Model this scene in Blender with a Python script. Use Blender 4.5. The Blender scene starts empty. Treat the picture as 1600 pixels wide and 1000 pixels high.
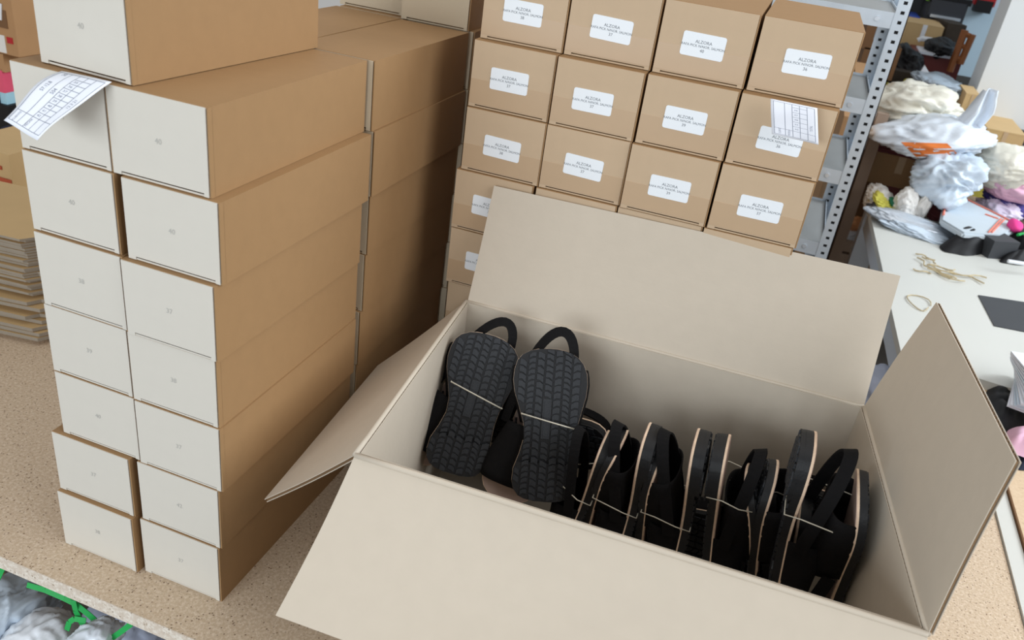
import bpy, bmesh, math, random
import numpy as np
from mathutils import Vector, Matrix, noise
random.seed(7)
C = bpy.context.scene.collection
R = math.radians

# ------------------------------------------------------------------ camera
CAM = Vector((0.52036, -0.64965, 0.89237)); YAW, PITCH, ROLL, FPX = -0.277505, 0.490069, 0.145101, 1300.0
FW = Vector((math.sin(YAW)*math.cos(PITCH), math.cos(YAW)*math.cos(PITCH), -math.sin(PITCH)))
_r = FW.cross(Vector((0, 0, 1))).normalized(); _u = _r.cross(FW)
RT = _r*math.cos(ROLL)+_u*math.sin(ROLL); UP = -_r*math.sin(ROLL)+_u*math.cos(ROLL)
cam = bpy.data.cameras.new('camera'); cam.sensor_width = 36; cam.lens = FPX/1600*36; cam.clip_start = .02
co = bpy.data.objects.new('camera', cam); C.objects.link(co)
co.matrix_world = Matrix(((RT.x, UP.x, -FW.x, CAM.x), (RT.y, UP.y, -FW.y, CAM.y), (RT.z, UP.z, -FW.z, CAM.z), (0, 0, 0, 1)))
cam.dof.use_dof = True; cam.dof.focus_distance = 1.15; cam.dof.aperture_fstop = 9.0
bpy.context.scene.camera = co

def at(px, py, ax, val):
    """the point of the world plane axis=val that is measured at a pixel of the photograph"""
    d = FW+RT*((px-800)/FPX)-UP*((py-500)/FPX)
    return CAM+d*((val-CAM[ax])/d[ax])
def depth(p): return (Vector(p)-CAM).dot(FW)

# ------------------------------------------------------------------ light
sc = bpy.context.scene
sc.view_settings.view_transform = 'Standard'; sc.view_settings.look = 'None'
sc.view_settings.exposure = 0.0; sc.view_settings.gamma = 1.0; sc.view_settings.use_curve_mapping = False
w = bpy.data.worlds.new('world'); sc.world = w; w.use_nodes = True
bg = w.node_tree.nodes['Background']; bg.inputs[0].default_value = (0.98, 0.975, .96, 1); bg.inputs[1].default_value = 0.42
def area(name, loc, target, sx, sy, e, col):
    l = bpy.data.lights.new(name, 'AREA'); l.shape = 'RECTANGLE'; l.size = sx; l.size_y = sy; l.energy = e; l.color = col
    o = bpy.data.objects.new(name, l); C.objects.link(o); o.location = loc
    o.rotation_euler = (Vector(target)-Vector(loc)).to_track_quat('-Z', 'Y').to_euler(); return o
area('window_daylight', (-.45, -3.0, .98), (0.25, 0.3, .3), 2.4, 1.2, 65, (0.86, 0.94, 1.0))
area('side_fill', (2.6, -.5, 1.9), (0.0, .45, .4), 1.8, 1.6, 34, (0.95, 0.97, 1.0))  # unseen light added to lift the right-hand sides of the stacks
area('overhead_fill', (0.2, .9, 2.5), (0.2, .9, 0), 2.6, 2.2, 15, (1.0, 0.97, .92))  # overhead light added to lift the box tops
area('far_area_light', (4.2, 2.2, 2.4), (1.4, 2.6, 0), 2.0, 1.8, 155, (0.86, 0.94, 1.0))  # unseen area light, set to brighten the far walls and white table

# ------------------------------------------------------------------ materials
def s2l(c):
    return tuple(((v/255)/12.92 if v/255 <= .04045 else ((v/255+.055)/1.055)**2.4) for v in c)+(1,)
M = {}
def mat(name, col, rough=.7, var=0.0, scale=40., bump=0.0, bscale=200., spec=.3, alpha=None, metal=0, sss=None, stretch=(1, 1, 1), trans=0):
    m = bpy.data.materials.new(name); m.use_nodes = True; nt = m.node_tree; b = nt.nodes['Principled BSDF']
    c = s2l(col); b.inputs['Base Color'].default_value = c; b.inputs['Roughness'].default_value = rough
    b.inputs['Specular IOR Level'].default_value = spec; b.inputs['Metallic'].default_value = metal
    if trans: b.inputs['Transmission Weight'].default_value = trans
    if alpha is not None: b.inputs['Alpha'].default_value = alpha
    tc = nt.nodes.new('ShaderNodeTexCoord'); mp = nt.nodes.new('ShaderNodeMapping'); mp.inputs['Scale'].default_value = stretch
    nt.links.new(tc.outputs['Object'], mp.inputs[0])
    if var:
        n = nt.nodes.new('ShaderNodeTexNoise'); n.inputs['Scale'].default_value = scale; n.inputs['Detail'].default_value = 5
        nt.links.new(mp.outputs[0], n.inputs['Vector'])
        mx = nt.nodes.new('ShaderNodeMix'); mx.data_type = 'RGBA'
        mx.inputs[6].default_value = tuple(v*(1-var) for v in c[:3])+(1,); mx.inputs[7].default_value = tuple(min(1, v*(1+var)) for v in c[:3])+(1,)
        nt.links.new(n.outputs['Fac'], mx.inputs[0]); nt.links.new(mx.outputs[2], b.inputs['Base Color'])
    if bump:
        n2 = nt.nodes.new('ShaderNodeTexNoise'); n2.inputs['Scale'].default_value = bscale; n2.inputs['Detail'].default_value = 3
        nt.links.new(mp.outputs[0], n2.inputs['Vector'])
        bp = nt.nodes.new('ShaderNodeBump'); bp.inputs['Strength'].default_value = bump; bp.inputs['Distance'].default_value = .001
        nt.links.new(n2.outputs['Fac'], bp.inputs['Height']); nt.links.new(bp.outputs[0], b.inputs['Normal'])
    M[name] = m; return m
mat('kraft', (160, 126, 88), .62, .05, 60, .12, 300)
mat('kraft_pale', (213, 208, 198), .55, .02, 50, .08, 300)
mat('kraft_mid', (205, 190, 165), .6, .03, 50, .1, 300)
mat('kraft_label', (198, 174, 145), .6, .04, 60, .1, 300)
mat('kraft_carton', (200, 189, 173), .75, .035, 45, .3, 90)
mat('kraft_flute', (150, 120, 88), .8)
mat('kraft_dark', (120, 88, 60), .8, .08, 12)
mat('kraft_warm', (176, 136, 96), .7, .08, 12)
mat('tape', (192, 165, 134), .3, .03, 40, spec=.5)
mat('label_paper', (240, 246, 252), .45)
mat('ink', (120, 125, 132), .8)
mat('ink_faint', (186, 184, 178), .8)
mat('ink_blue', (140, 146, 160), .8)
mat('paper', (236, 240, 250), .6)
mat('rubber', (24, 25, 28), .55, .15, 60, .3, 400, spec=.4)
mat('rubber_tread', (38, 41, 46), .5, .15, 80, .4, 500, spec=.45)
mat('rubber_groove', (14, 14, 16), .8)
mat('suede', (21, 20, 21), .85, .2, 90, .4, 600, spec=.15)
mat('leather_edge', (230, 202, 176), .7, .25, 120)
mat('insole', (182, 158, 146), .65, .06, 60, .2, 300)
mat('thread', (225, 222, 215), .7)
mat('string', (212, 206, 190), .6)
mat('galvanised', (206, 218, 230), .38, .12, 30, .05, 60, metal=.3, spec=.5)
mat('shelf_grey', (168, 170, 170), .5, .06, 20, metal=.3)
mat('white_laminate', (212, 212, 206), .4, .01, 8)
mat('white_paint', (218, 226, 236), .4)
mat('wall_blue', (196, 220, 236), .8, .03, 2)
mat('wall_white', (222, 226, 228), .8, .02, 2)
mat('concrete', (110, 104, 98), .8, .15, 6)
mat('dark_trim', (58, 60, 66), .6)
mat('black', (22, 22, 25), .6)
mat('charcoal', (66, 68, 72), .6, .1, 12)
mat('navy', (30, 38, 58), .7, .1, 20)
mat('white_plastic', (230, 234, 240), .35, .02, 10)
mat('plastic_bag', (226, 234, 244), .3, .05, 12, spec=.6)
mat('pale_sack', (168, 176, 196), .5, .05, 10)
mat('cream_bag', (226, 222, 208), .4, .04, 10, spec=.5)
mat('blue_bag', (210, 224, 238), .3, .07, 14, spec=.6)
mat('grey_bag', (170, 184, 198), .3, .15, 16, spec=.6)
mat('violet_bag', (112, 124, 164), .3, .3, 18, spec=.6)
mat('orange_print', (232, 128, 60), .5, .08, 20)
mat('maroon', (104, 52, 54), .6, .12, 30)
mat('red', (178, 40, 44), .6)
mat('pink', (222, 178, 200), .8, .04, 30)
mat('hot_pink', (238, 70, 150), .7)
mat('pink_card', (228, 90, 120), .6, .15, 10)
mat('lightblue_card', (170, 214, 232), .6)
mat('coral', (240, 140, 120), .7)
mat('lilac', (216, 206, 226), .8, .08, 40)
mat('purple', (78, 70, 140), .7)
mat('cloth_grey', (198, 208, 216), .85, .03, 30)
mat('cloth_white', (226, 224, 220), .85, .03, 30)
mat('yellow', (214, 208, 96), .7)
mat('green', (40, 170, 84), .5)
mat('green_dark', (30, 110, 80), .6)
mat('lime', (130, 190, 60), .6)
mat('blue', (30, 70, 170), .5)
mat('silver', (214, 222, 232), .22, .08, 30, metal=.5)
mat('wood', (150, 92, 54), .6, .15, 14, stretch=(1, 1, .2))
mat('pallet', (158, 138, 122), .8, .12, 14, stretch=(1, 1, .2))
mat('red_wood', (112, 52, 48), .5, .1, 14)
mat('orange', (226, 160, 108), .6, .08, 10)
mat('twine', (196, 180, 146), .9)
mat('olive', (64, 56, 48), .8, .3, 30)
mat('tan_card', (200, 170, 124), .7, .06, 14)
mat('print_red', (176, 84, 56), .7)
mat('flat_edge', (150, 140, 126), .8, .1, 60)

def chipboard(name, base, c_light, c_dark, sc1, amt):
    m = bpy.data.materials.new(name); m.use_nodes = True; nt = m.node_tree; b = nt.nodes['Principled BSDF']; L = nt.links
    b.inputs['Roughness'].default_value = .6; b.inputs['Specular IOR Level'].default_value = .3
    tc = nt.nodes.new('ShaderNodeTexCoord')
    def vor(scale, feat='F1'):
        v = nt.nodes.new('ShaderNodeTexVoronoi'); v.inputs['Scale'].default_value = scale; v.inputs['Randomness'].default_value = 1
        L.new(tc.outputs['Object'], v.inputs['Vector']); return v
    def mix(a, bb, fac):
        x = nt.nodes.new('ShaderNodeMix'); x.data_type = 'RGBA'; L.new(fac, x.inputs[0])
        if hasattr(a, 'is_linked'): L.new(a, x.inputs[6])
        else: x.inputs[6].default_value = a
        x.inputs[7].default_value = bb; return x.outputs[2]
    def ramp(src, lo, hi):
        r = nt.nodes.new('ShaderNodeMapRange'); L.new(src, r.inputs[0]); r.inputs[1].default_value = lo; r.inputs[2].default_value = hi; return r.outputs[0]
    n = nt.nodes.new('ShaderNodeTexNoise'); n.inputs['Scale'].default_value = sc1*.7; n.inputs['Detail'].default_value = 6; n.inputs['Roughness'].default_value = .7
    L.new(tc.outputs['Object'], n.inputs['Vector'])
    c1 = mix(s2l(base), s2l(c_light), ramp(n.outputs['Fac'], .45, .62))
    v = vor(sc1); sp = nt.nodes.new('ShaderNodeSeparateColor'); L.new(v.outputs['Color'], sp.inputs[0])
    mlt = nt.nodes.new('ShaderNodeMath'); mlt.operation = 'MULTIPLY'; L.new(ramp(sp.outputs[0], .86, .93), mlt.inputs[0]); L.new(ramp(v.outputs['Distance'], .5, .25), mlt.inputs[1])
    m2 = nt.nodes.new('ShaderNodeMath'); m2.operation = 'MULTIPLY'; L.new(mlt.outputs[0], m2.inputs[0]); m2.inputs[1].default_value = amt
    c2 = mix(c1, s2l(c_dark), m2.outputs[0])
    n3 = nt.nodes.new('ShaderNodeTexNoise'); n3.inputs['Scale'].default_value = sc1*1.6; n3.inputs['Detail'].default_value = 2
    L.new(tc.outputs['Object'], n3.inputs['Vector'])
    m3 = nt.nodes.new('ShaderNodeMath'); m3.operation = 'MULTIPLY'; L.new(ramp(n3.outputs['Fac'], .60, .74), m3.inputs[0]); m3.inputs[1].default_value = amt*.6
    c3 = mix(c2, s2l(c_dark), m3.outputs[0])
    L.new(c3, b.inputs['Base Color']); M[name] = m
chipboard('chipboard', (200, 177, 150), (222, 203, 180), (108, 80, 58), 330, .85)
chipboard('chip_edge', (214, 200, 184), (236, 228, 216), (150, 128, 104), 260, .8)
chipboard('chip_pale', (214, 188, 156), (222, 198, 168), (176, 144, 110), 160, .4)

# ------------------------------------------------------------------ mesh helpers
class MB:
    def __init__(s): s.v = []; s.f = []; s.m = []; s.smooth = False
    def box(s, x0, x1, y0, y1, z0, z1, m=0, X=None):
        b = len(s.v); pts = [(x, y, z) for z in (z0, z1) for y in (y0, y1) for x in (x0, x1)]
        if X: pts = [tuple(X @ Vector(p)) for p in pts]
        s.v += pts
        for f in ((0, 2, 3, 1), (4, 5, 7, 6), (0, 1, 5, 4), (2, 6, 7, 3), (0, 4, 6, 2), (1, 3, 7, 5)):
            s.f.append(tuple(b+i for i in f)); s.m.append(m)
        return s
    def quad(s, a, b, c, d, m=0):
        k = len(s.v); s.v += [tuple(a), tuple(b), tuple(c), tuple(d)]; s.f.append((k, k+1, k+2, k+3)); s.m.append(m)
    def prism(s, pts, d, m=0):
        """polygon pts (3-D) extruded by vector d"""
        k = len(s.v); n = len(pts); d = Vector(d)
        s.v += [tuple(p) for p in pts]+[tuple(Vector(p)+d) for p in pts]
        s.f.append(tuple(range(k+n-1, k-1, -1))); s.m.append(m); s.f.append(tuple(range(k+n, k+2*n))); s.m.append(m)
        for i in range(n):
            j = (i+1) % n; s.f.append((k+i, k+j, k+n+j, k+n+i)); s.m.append(m)
        return s
    def grid(s, fn, nu, nv, m=0, t=None):
        """surface fn(u,v)->Vector; t: thickness vector function or scalar -> closed solid"""
        k = len(s.v); P = [[Vector(fn(i/nu, j/nv)) for j in range(nv+1)] for i in range(nu+1)]
        def idx(i, j, o=0): return k+o+i*(nv+1)+j
        s.v += [tuple(p) for row in P for p in row]
        for i in range(nu):
            for j in range(nv): s.f.append((idx(i, j), idx(i+1, j), idx(i+1, j+1), idx(i, j+1))); s.m.append(m)
        if t:
            O = (nu+1)*(nv+1)
            for i in range(nu+1):
                for j in range(nv+1):
                    a = P[min(i+1, nu)][j]-P[max(i-1, 0)][j]; b = P[i][min(j+1, nv)]-P[i][max(j-1, 0)]
                    n = a.cross(b); n = n.normalized() if n.length > 1e-12 else Vector((0, 0, 1))
                    s.v.append(tuple(P[i][j]-n*t))
            for i in range(nu):
                for j in range(nv): s.f.append((idx(i, j+1, O), idx(i+1, j+1, O), idx(i+1, j, O), idx(i, j, O))); s.m.append(m)
            for i in range(nu):
                s.f.append((idx(i+1, 0), idx(i, 0), idx(i, 0, O), idx(i+1, 0, O))); s.m.append(m)
                s.f.append((idx(i, nv), idx(i+1, nv), idx(i+1, nv, O), idx(i, nv, O))); s.m.append(m)
            for j in range(nv):
                s.f.append((idx(0, j), idx(0, j+1), idx(0, j+1, O), idx(0, j, O))); s.m.append(m)
                s.f.append((idx(nu, j+1), idx(nu, j), idx(nu, j, O), idx(nu, j+1, O))); s.m.append(m)
        return s
    def tube(s, pts, r, n=6, m=0, closed=False):
        pts = [Vector(p) for p in pts]; k = len(s.v); N = len(pts)
        up = Vector((.31, .17, .93)).normalized()
        for i, p in enumerate(pts):
            t = (pts[(i+1) % N]-pts[i-1]) if closed else (pts[min(i+1, N-1)]-pts[max(i-1, 0)])
            t.normalize(); a = t.cross(up)
            if a.length < 1e-3: a = t.cross(Vector((1, 0, 0)))
            a.normalize(); b = t.cross(a)
            for q in range(n):
                an = 2*math.pi*q/n; s.v.append(tuple(p+(a*math.cos(an)+b*math.sin(an))*r))
        for i in range(N if closed else N-1):
            for q in range(n):
                i2 = (i+1) % N; s.f.append((k+i*n+q, k+i*n+(q+1) % n, k+i2*n+(q+1) % n, k+i2*n+q)); s.m.append(m)
        if not closed:
            s.f.append(tuple(k+q for q in range(n-1, -1, -1))); s.m.append(m); s.f.append(tuple(k+(N-1)*n+q for q in range(n))); s.m.append(m)
        return s
    def xf(s, fn): s.v = [tuple(fn(Vector(p))) for p in s.v]; return s
    def mesh(s, name, mats):
        me = bpy.data.meshes.new(name); me.from_pydata(s.v, [], s.f); me.update()
        for m in (mats if isinstance(mats, (list, tuple)) else [mats]): me.materials.append(M[m])
        if any(s.m): me.polygons.foreach_set('material_index', s.m)
        bm = bmesh.new(); bm.from_mesh(me); bmesh.ops.recalc_face_normals(bm, faces=bm.faces[:]); bm.to_mesh(me); bm.free()
        if s.smooth: me.polygons.foreach_set('use_smooth', [True]*len(me.polygons))
        return me
    def build(s, name, mats, parent=None, **kw):
        o = bpy.data.objects.new(name, s.mesh(name, mats)); C.objects.link(o)
        if parent: o.parent = parent
        return tag(o, **kw)
def tag(o, label=None, cat=None, group=None, kind=None):
    if label: o['label'] = label
    if cat: o['category'] = cat
    if group: o['group'] = group
    if kind: o['kind'] = kind
    return o
def empty(name, loc, label, cat, group=None, rz=0):
    o = bpy.data.objects.new(name, None); C.objects.link(o); o.location = loc; o.rotation_euler.z = rz; o.empty_display_size = .02
    return tag(o, label, cat, group)
def inst(me, name, parent=None, loc=None, mw=None):
    o = bpy.data.objects.new(name, me); C.objects.link(o)
    if parent: o.parent = parent
    if loc is not None: o.location = loc
    if mw is not None: o.matrix_local = mw
    return o
_font = {}
def text_pts(s, size):
    """flat mesh of a short text, centred on the origin: (verts, faces)"""
    if s not in _font:
        cu = bpy.data.curves.new('t', 'FONT'); cu.body = s; cu.align_x = 'CENTER'; cu.align_y = 'CENTER'; cu.resolution_u = 2
        ob = bpy.data.objects.new('t', cu); C.objects.link(ob); bpy.context.view_layer.update()
        me = bpy.data.meshes.new_from_object(ob.evaluated_get(bpy.context.evaluated_depsgraph_get()))
        _font[s] = ([tuple(v.co) for v in me.vertices], [tuple(p.vertices) for p in me.polygons])
        bpy.data.objects.remove(ob); bpy.data.curves.remove(cu); bpy.data.meshes.remove(me)
    v, f = _font[s]; return [(x*size, y*size) for x, y, z in v], f
def add_text(mb, s, size, fn, m=0):
    v, f = text_pts(s, size); k = len(mb.v); mb.v += [tuple(fn(a, b)) for a, b in v]
    for q in f: mb.f.append(tuple(k+i for i in q)); mb.m.append(m)
def bevelled(me, w=.0012, seg=1):
    bm = bmesh.new(); bm.from_mesh(me); bmesh.ops.bevel(bm, geom=bm.edges[:], offset=w, segments=seg, affect='EDGES'); bm.to_mesh(me); bm.free(); return me
ORD = 'bottom second third fourth fifth sixth seventh eighth ninth tenth eleventh twelfth thirteenth fourteenth fifteenth sixteenth seventeenth eighteenth nineteenth twentieth twenty-first topmost'.split()

# ------------------------------------------------------------------ setting
FZ = -.78
MB().box(-3, 6, -1.6, 7.2, FZ-.05, FZ).build('floor', 'concrete', kind='structure')
MB().box(-3, 6, 7.0, 7.1, FZ, 2.6).build('wall_back', 'wall_white', kind='structure')
# blue-grey side wall seen at the far right, and the pale wall end standing in front of it
pc = at(1549, 82, 1, 3.2)
MB().box(pc.x, pc.x+1.8, 3.2, 3.42, FZ, 2.6).build('wall_right', 'wall_white', kind='structure')
wx = at(1500, 40, 1, 5.0).x
MB().box(at(1452, 40, 1, 5.6).x, 6, 5.6, 5.7, FZ, 2.6).build('wall_far', 'wall_blue', kind='structure')
zb = at(1560, 204, 1, 3.19).z
MB().box(pc.x, pc.x+1.8, 3.17, 3.2, zb-.035, zb+.02).build('trim_1', 'dark_trim', kind='structure')

# ------------------------------------------------------------------ work table of chipboard
T = empty('work_table', (0, 0, 0), 'large chipboard work table carrying the shoe box stacks and the open carton', 'table')
mb = MB().box(-1.9, 1.058, -.0615, 1.0, -.022, 0); mb.build('tabletop', 'chipboard', T)
MB().box(-1.9, 1.058, -.0625, -.0613, -.0222, .0002).build('edge_band', 'chip_edge', T, label='pale front edge of the tabletop')
for x in (-1.82, .98):
    for y in (-.0, .93): MB().box(x-.03, x+.03, y-.03, y+.03, FZ, -.022).build('leg', 'white_paint', T)
MB().box(1.060, 1.088, -.06, 1.0, -.03, .004).build('table_divider', 'white_laminate', label='white strip along the right end of the chipboard table', cat='strip')
T2 = empty('side_table', (0, 0, 0), 'second chipboard table beyond the white strip on the right', 'table')
MB().box(1.092, 2.3, -.06, 1.38, -.022, .008).build('tabletop', 'chip_pale', T2)
MB().box(1.0895, 1.0925, -.06, 1.38, -.022, .009).build('edge_band', 'kraft_dark', T2, label='worn brown edge facing the strip')
for x in (1.2, 2.2):
    for y in (.05, 1.1): MB().box(x-.03, x+.03, y-.03, y+.03, FZ, -.022).build('leg', 'white_paint', T2)

# ------------------------------------------------------------------ shoe boxes
def box_meshes(w_, h, l, front, body='kraft', seam=True):
    """origin: front bottom left corner, x to the right, y to the back"""
    t = .0016; b = MB()
    b.box(0, w_, .006, l, 0, h)
    b.box(0, w_, .0004, .0062, 0, t); b.box(0, w_, .0004, .0062, h-t, h)
    b.box(0, t, .0004, .0062, t, h-t); b.box(w_-t, w_, 0, .0062, t, h-t)
    bm_ = b.mesh('body', body)
    p = MB(); g = .0027 if seam else .002
    z0 = .0042; x1 = w_-g
    p.box(.0004, x1, -.0008, .0012, z0, h-.0006)
    p.box(.0004, w_*.085, -.0008, .0012, .0004, z0); p.box(w_*.93, x1, -.0008, .0012, .0004, z0)
    p.box(w_*.085, w_*.93, .0002, .0012, .0004, .0024)
    return bm_, p.mesh('end_panel', front)
BW, BH, BL = .1215, .0934, .318; H = .09374
pale = box_meshes(BW, BH, BL, 'kraft_pale'); mid = box_meshes(BW, BH, BL, 'kraft_mid')
def number_mesh(s, size=.0085, m='ink_faint', w_=BW, h=BH):
    mb = MB(); add_text(mb, s, size, lambda a, b: (w_*.5+a, -.0011, h*.5+b)); return mb.mesh('size_print', m)
nums = {n: number_mesh(n) for n in ('40', '41', '42', '39', '38', '37')}
def shoe_box(x, y, z, rz, label, group, ms, num=None, name='shoe_box'):
    o = empty(name, (x, y, z), label, 'box', group, rz)
    inst(ms[0], 'body', o); e = inst(ms[1], 'end_panel', o)
    if num: inst(nums[num], 'size_print', o)
    return o
# front stack: x of the right edge and y of the front, measured row by row
rowsL = [(-.1325, -.004), (-.1325, .002), (-.1183, .008), (-.1203, .0095), (-.1180, .009), (-.1215, .013), (-.1238, .0165)]
rowsR = [(-.0045, .003), (-.0015, .005), (.0035, .006), (.0015, .008), (.0055, .005), (.0105, .012), (-.002, .016)]
szL = ['38', '37', '40', '39', '38', '40', '41']; szR = ['37', '42', '37', '38', '37', '40', '40']
for k in range(7):
    for (xr, y), side, sz in ((rowsL[k], 'left', szL[k]), (rowsR[k], 'right', szR[k])):
        lay = ['bottom layer', 'second layer up', 'third layer up', 'fourth layer up', 'fifth layer up', 'sixth layer up', 'top full layer'][k]
        shoe_box(xr-BW, y, k*H, random.uniform(-.0015, .0015), 'pale-ended cardboard shoe box, %s of the front %s column on the table' % (lay, side), 'shoe boxes in the front stack', pale, sz)
shoe_box(-.218, .031, 7*H+.0006, -.052, 'lone pale-ended shoe box crowning the front stack, cut off by the photo top', 'shoe boxes in the front stack', pale, '40')
# stack behind it (its long side shows), left column stands a little higher at the top
xb = [-.003, -.002, 0, .0015, .003, .009, .006]
for k in range(7):
    yb = .3415+[.004, .003, .003, .008, .010, .002, -.001][k]
    shoe_box(xb[k]-BW, yb, k*H, 0, 'brown-sided shoe box, layer %s, right column just behind the front stack' % ['one', 'two', 'three', 'four', 'five', 'six', 'seven'][k], 'shoe boxes in the second stack', mid)
    shoe_box(xb[k]-BW*2-.0035-.002*(k % 2), yb+(.006 if k == 6 else 0), k*H+(.006 if k == 6 else 0)*0, 0, 'brown-sided shoe box, layer %s, left column just behind the front stack' % ['one', 'two', 'three', 'four', 'five', 'six', 'seven'][k], 'shoe boxes in the second stack', mid)
# third stack, pale ends facing the camera above and beside the second
for k in range(9):
    xs = [.012, .011, .010, .0095, .013, .0125, .0115, .003, .004][k]
    yd = .672+(.0 if k != 7 else -.008)
    nm = ['one', 'two', 'three', 'four', 'five', 'six', 'seven', 'eight', 'nine'][k]
    shoe_box(xs-BW, yd, k*H, 0, 'pale-ended shoe box, layer %s, right column of the rearmost stack' % nm, 'shoe boxes in the rear stack', mid)
    shoe_box(xs-2*BW-.006, yd+.022*(k == 7), k*H, 0, 'pale-ended shoe box, layer %s, left column of the rearmost stack' % nm, 'shoe boxes in the rear stack', mid)
# labelled boxes
CW, CH, CL = .1255, .0958, .268; H2 = .0964
lab = box_meshes(CW, CH, CL, 'kraft_label', 'kraft', False)
tp = MB().box(.0006, CW-.0026, -.00125, -.00078, .006, CH*.43).mesh('tape', 'tape')
def label_mesh():
    mb = MB(); w2, h2, r = .029, .0155, .003; pts = []
    for cx, cz, a0 in ((w2-r, h2-r, 0), (-w2+r, h2-r, 90), (-w2+r, -h2+r, 180), (w2-r, -h2+r, 270)):
        for q in range(4): a = R(a0+30*q); pts.append((cx+r*math.cos(a), -.0016, cz+r*math.sin(a)))
    mb.prism(pts, (0, .0004, 0)); return mb.mesh('label', 'label_paper')
lm = label_mesh(); pr = {}
for n in ('36', '37', '38', '39', '40', '41'):
    mb = MB(); f = lambda dz: (lambda a, b: (a, -.00175, b+dz))
    add_text(mb, 'ALZORA', .0058, f(.0042)); add_text(mb, 'RAFA PICK N/NOR. SALMON', .0046, f(-.0012)); add_text(mb, n, .0058, f(-.0068)); pr[n] = mb.mesh('print', 'ink')
cx0 = .0737; cols = ['leftmost', 'second', 'third', 'rightmost']; size_c = [['38', '37', '36', '38', '37', '38', '37', '38'], ['39', '37', '38', '37', '37', '37', '37', '37'], ['39']*4+['38', '39', '39', '40'], ['38', '39', '38', '39', '38', '37', '36', '36']]
jy = random.Random(3)
for i in range(4):
    for k in range(8):
        y = .5044+.0113*.128*i+[0, 0, 0, -.001, .0005, .002, .006, .024][k]+jy.uniform(-.003, .003)
        x = cx0+.128*i+jy.uniform(-.0012, .0012)+[0, 0, 0, -.004, -.003, .0, .001, .002][k]
        o = empty('labelled_shoe_box', (x, y, .001+k*H2), 'labelled brown shoe box, %s column, %s' % (cols[i], ['bottom row', 'second row from the table', 'third row from the table', 'fourth row from the table', 'fourth row from the top', 'third row from the top', 'second row from the top', 'top row'][k]), 'box', 'labelled shoe boxes', .0113+jy.uniform(-.006, .006))
        inst(lab[0], 'body', o); inst(lab[1], 'end_panel', o); inst(tp, 'tape', o)
        l = inst(lm, 'label', o, (CW*.5+[-.002, -.002, .0, .002][i]+jy.uniform(-.002, .002), 0, CH*.47+jy.uniform(-.002, .002))); l.rotation_euler.y = jy.uniform(-.03, .03)
        inst(pr[size_c[i][k]], 'print', l)

# ------------------------------------------------------------------ paper slips tucked between boxes
def slip(name, A, B, Cc, D, bulge, label, cells, headline, seed):
    """A,B: tucked corners, Cc,D: loose corners (A-Cc and B-D are the long sides)"""
    A, B, Cc, D = map(Vector, (A, B, Cc, D)); n = (B-A).cross(Cc-A).normalized()
    if n.dot(CAM-A) < 0: n = -n
    def pos(u, v, off=0):
        p = (A.lerp(B, u)).lerp(Cc.lerp(D, u), v)
        return p+n*(bulge*math.sin(math.pi*v)+bulge*.35*math.sin(2*math.pi*v+u*2)+off+.002*math.sin(u*5+seed)*v)
    g = MB(); g.grid(lambda u, v: pos(u, v), 10, 16, 0, .0003); g.smooth = True
    o = g.build(name, 'paper', label=label, cat='paper')
    q = MB()
    def ln(u0, v0, u1, v1, wd=.006):
        du, dv = u1-u0, v1-v0; k = 8
        if abs(dv) > abs(du): a, b = (wd*1.6, 0)
        else: a, b = (0, wd)
        for i in range(k):
            t0, t1 = i/k, (i+1)/k
            q.quad(pos(u0+du*t0-a, v0+dv*t0-b, .0005), pos(u0+du*t0+a, v0+dv*t0+b, .0005), pos(u0+du*t1+a, v0+dv*t1+b, .0005), pos(u0+du*t1-a, v0+dv*t1-b, .0005))
    wd = .0035
    for u in (.06, .30, .46, .62, .78, .94): ln(u, .04, u, .95, wd)
    for v in (.04, .95, .78): ln(.06, v, .94, v, wd)
    for i, c in enumerate(cells):
        v = .12+i*.66/len(cells); ln(.46, v, .78, v, wd)
        add_text(q, c, 1, lambda a, b: pos(.54+a*.085, v+.66/len(cells)*.5-b*.045, .0006))
    for i, (s, u, v, z) in enumerate(headline):
        add_text(q, s, 1, lambda a, b: pos(u-b*z*1.7, v-a*z, .0006))
    q.build('print', 'ink_blue', o); return o
zt = 7*H+.0009
a = at(115, 112, 2, zt-.0006); b = at(198, 129, 2, zt-.0006)
slip('order_slip', (a.x-.004, .0140, zt+.0008), (b.x-.002, .0140, zt+.0008), at(8, 190, 1, -.045), at(60, 221, 1, -.05), .006,
     'white order slip with a size table hanging out under the lone top box', ['35', '36', '37', '38', '39', '40', '41', '42'],
     [('57.12.8', .18, .35, .06), ('504', .38, .38, .06), ('12 3 21', .86, .45, .05), ('CLIENTE', .18, .87, .04), ('FECHA', .5, .87, .04), ('20', .2, .08, .06)], 1)
yc = .498
slip('packing_slip', at(1204, 154, 1, yc), at(1277, 169, 1, yc-.001), at(1206, 209, 1, yc-.006), at(1279, 226, 1, yc-.008), .004,
     'small white slip with a grid hanging between labelled boxes of the rightmost column', ['36', '37', '38', '39', '40'],
     [('CLIENTE', .18, .85, .04), ('MODELO', .38, .85, .04), ('TOTAL', .86, .6, .05)], 2)

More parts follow.
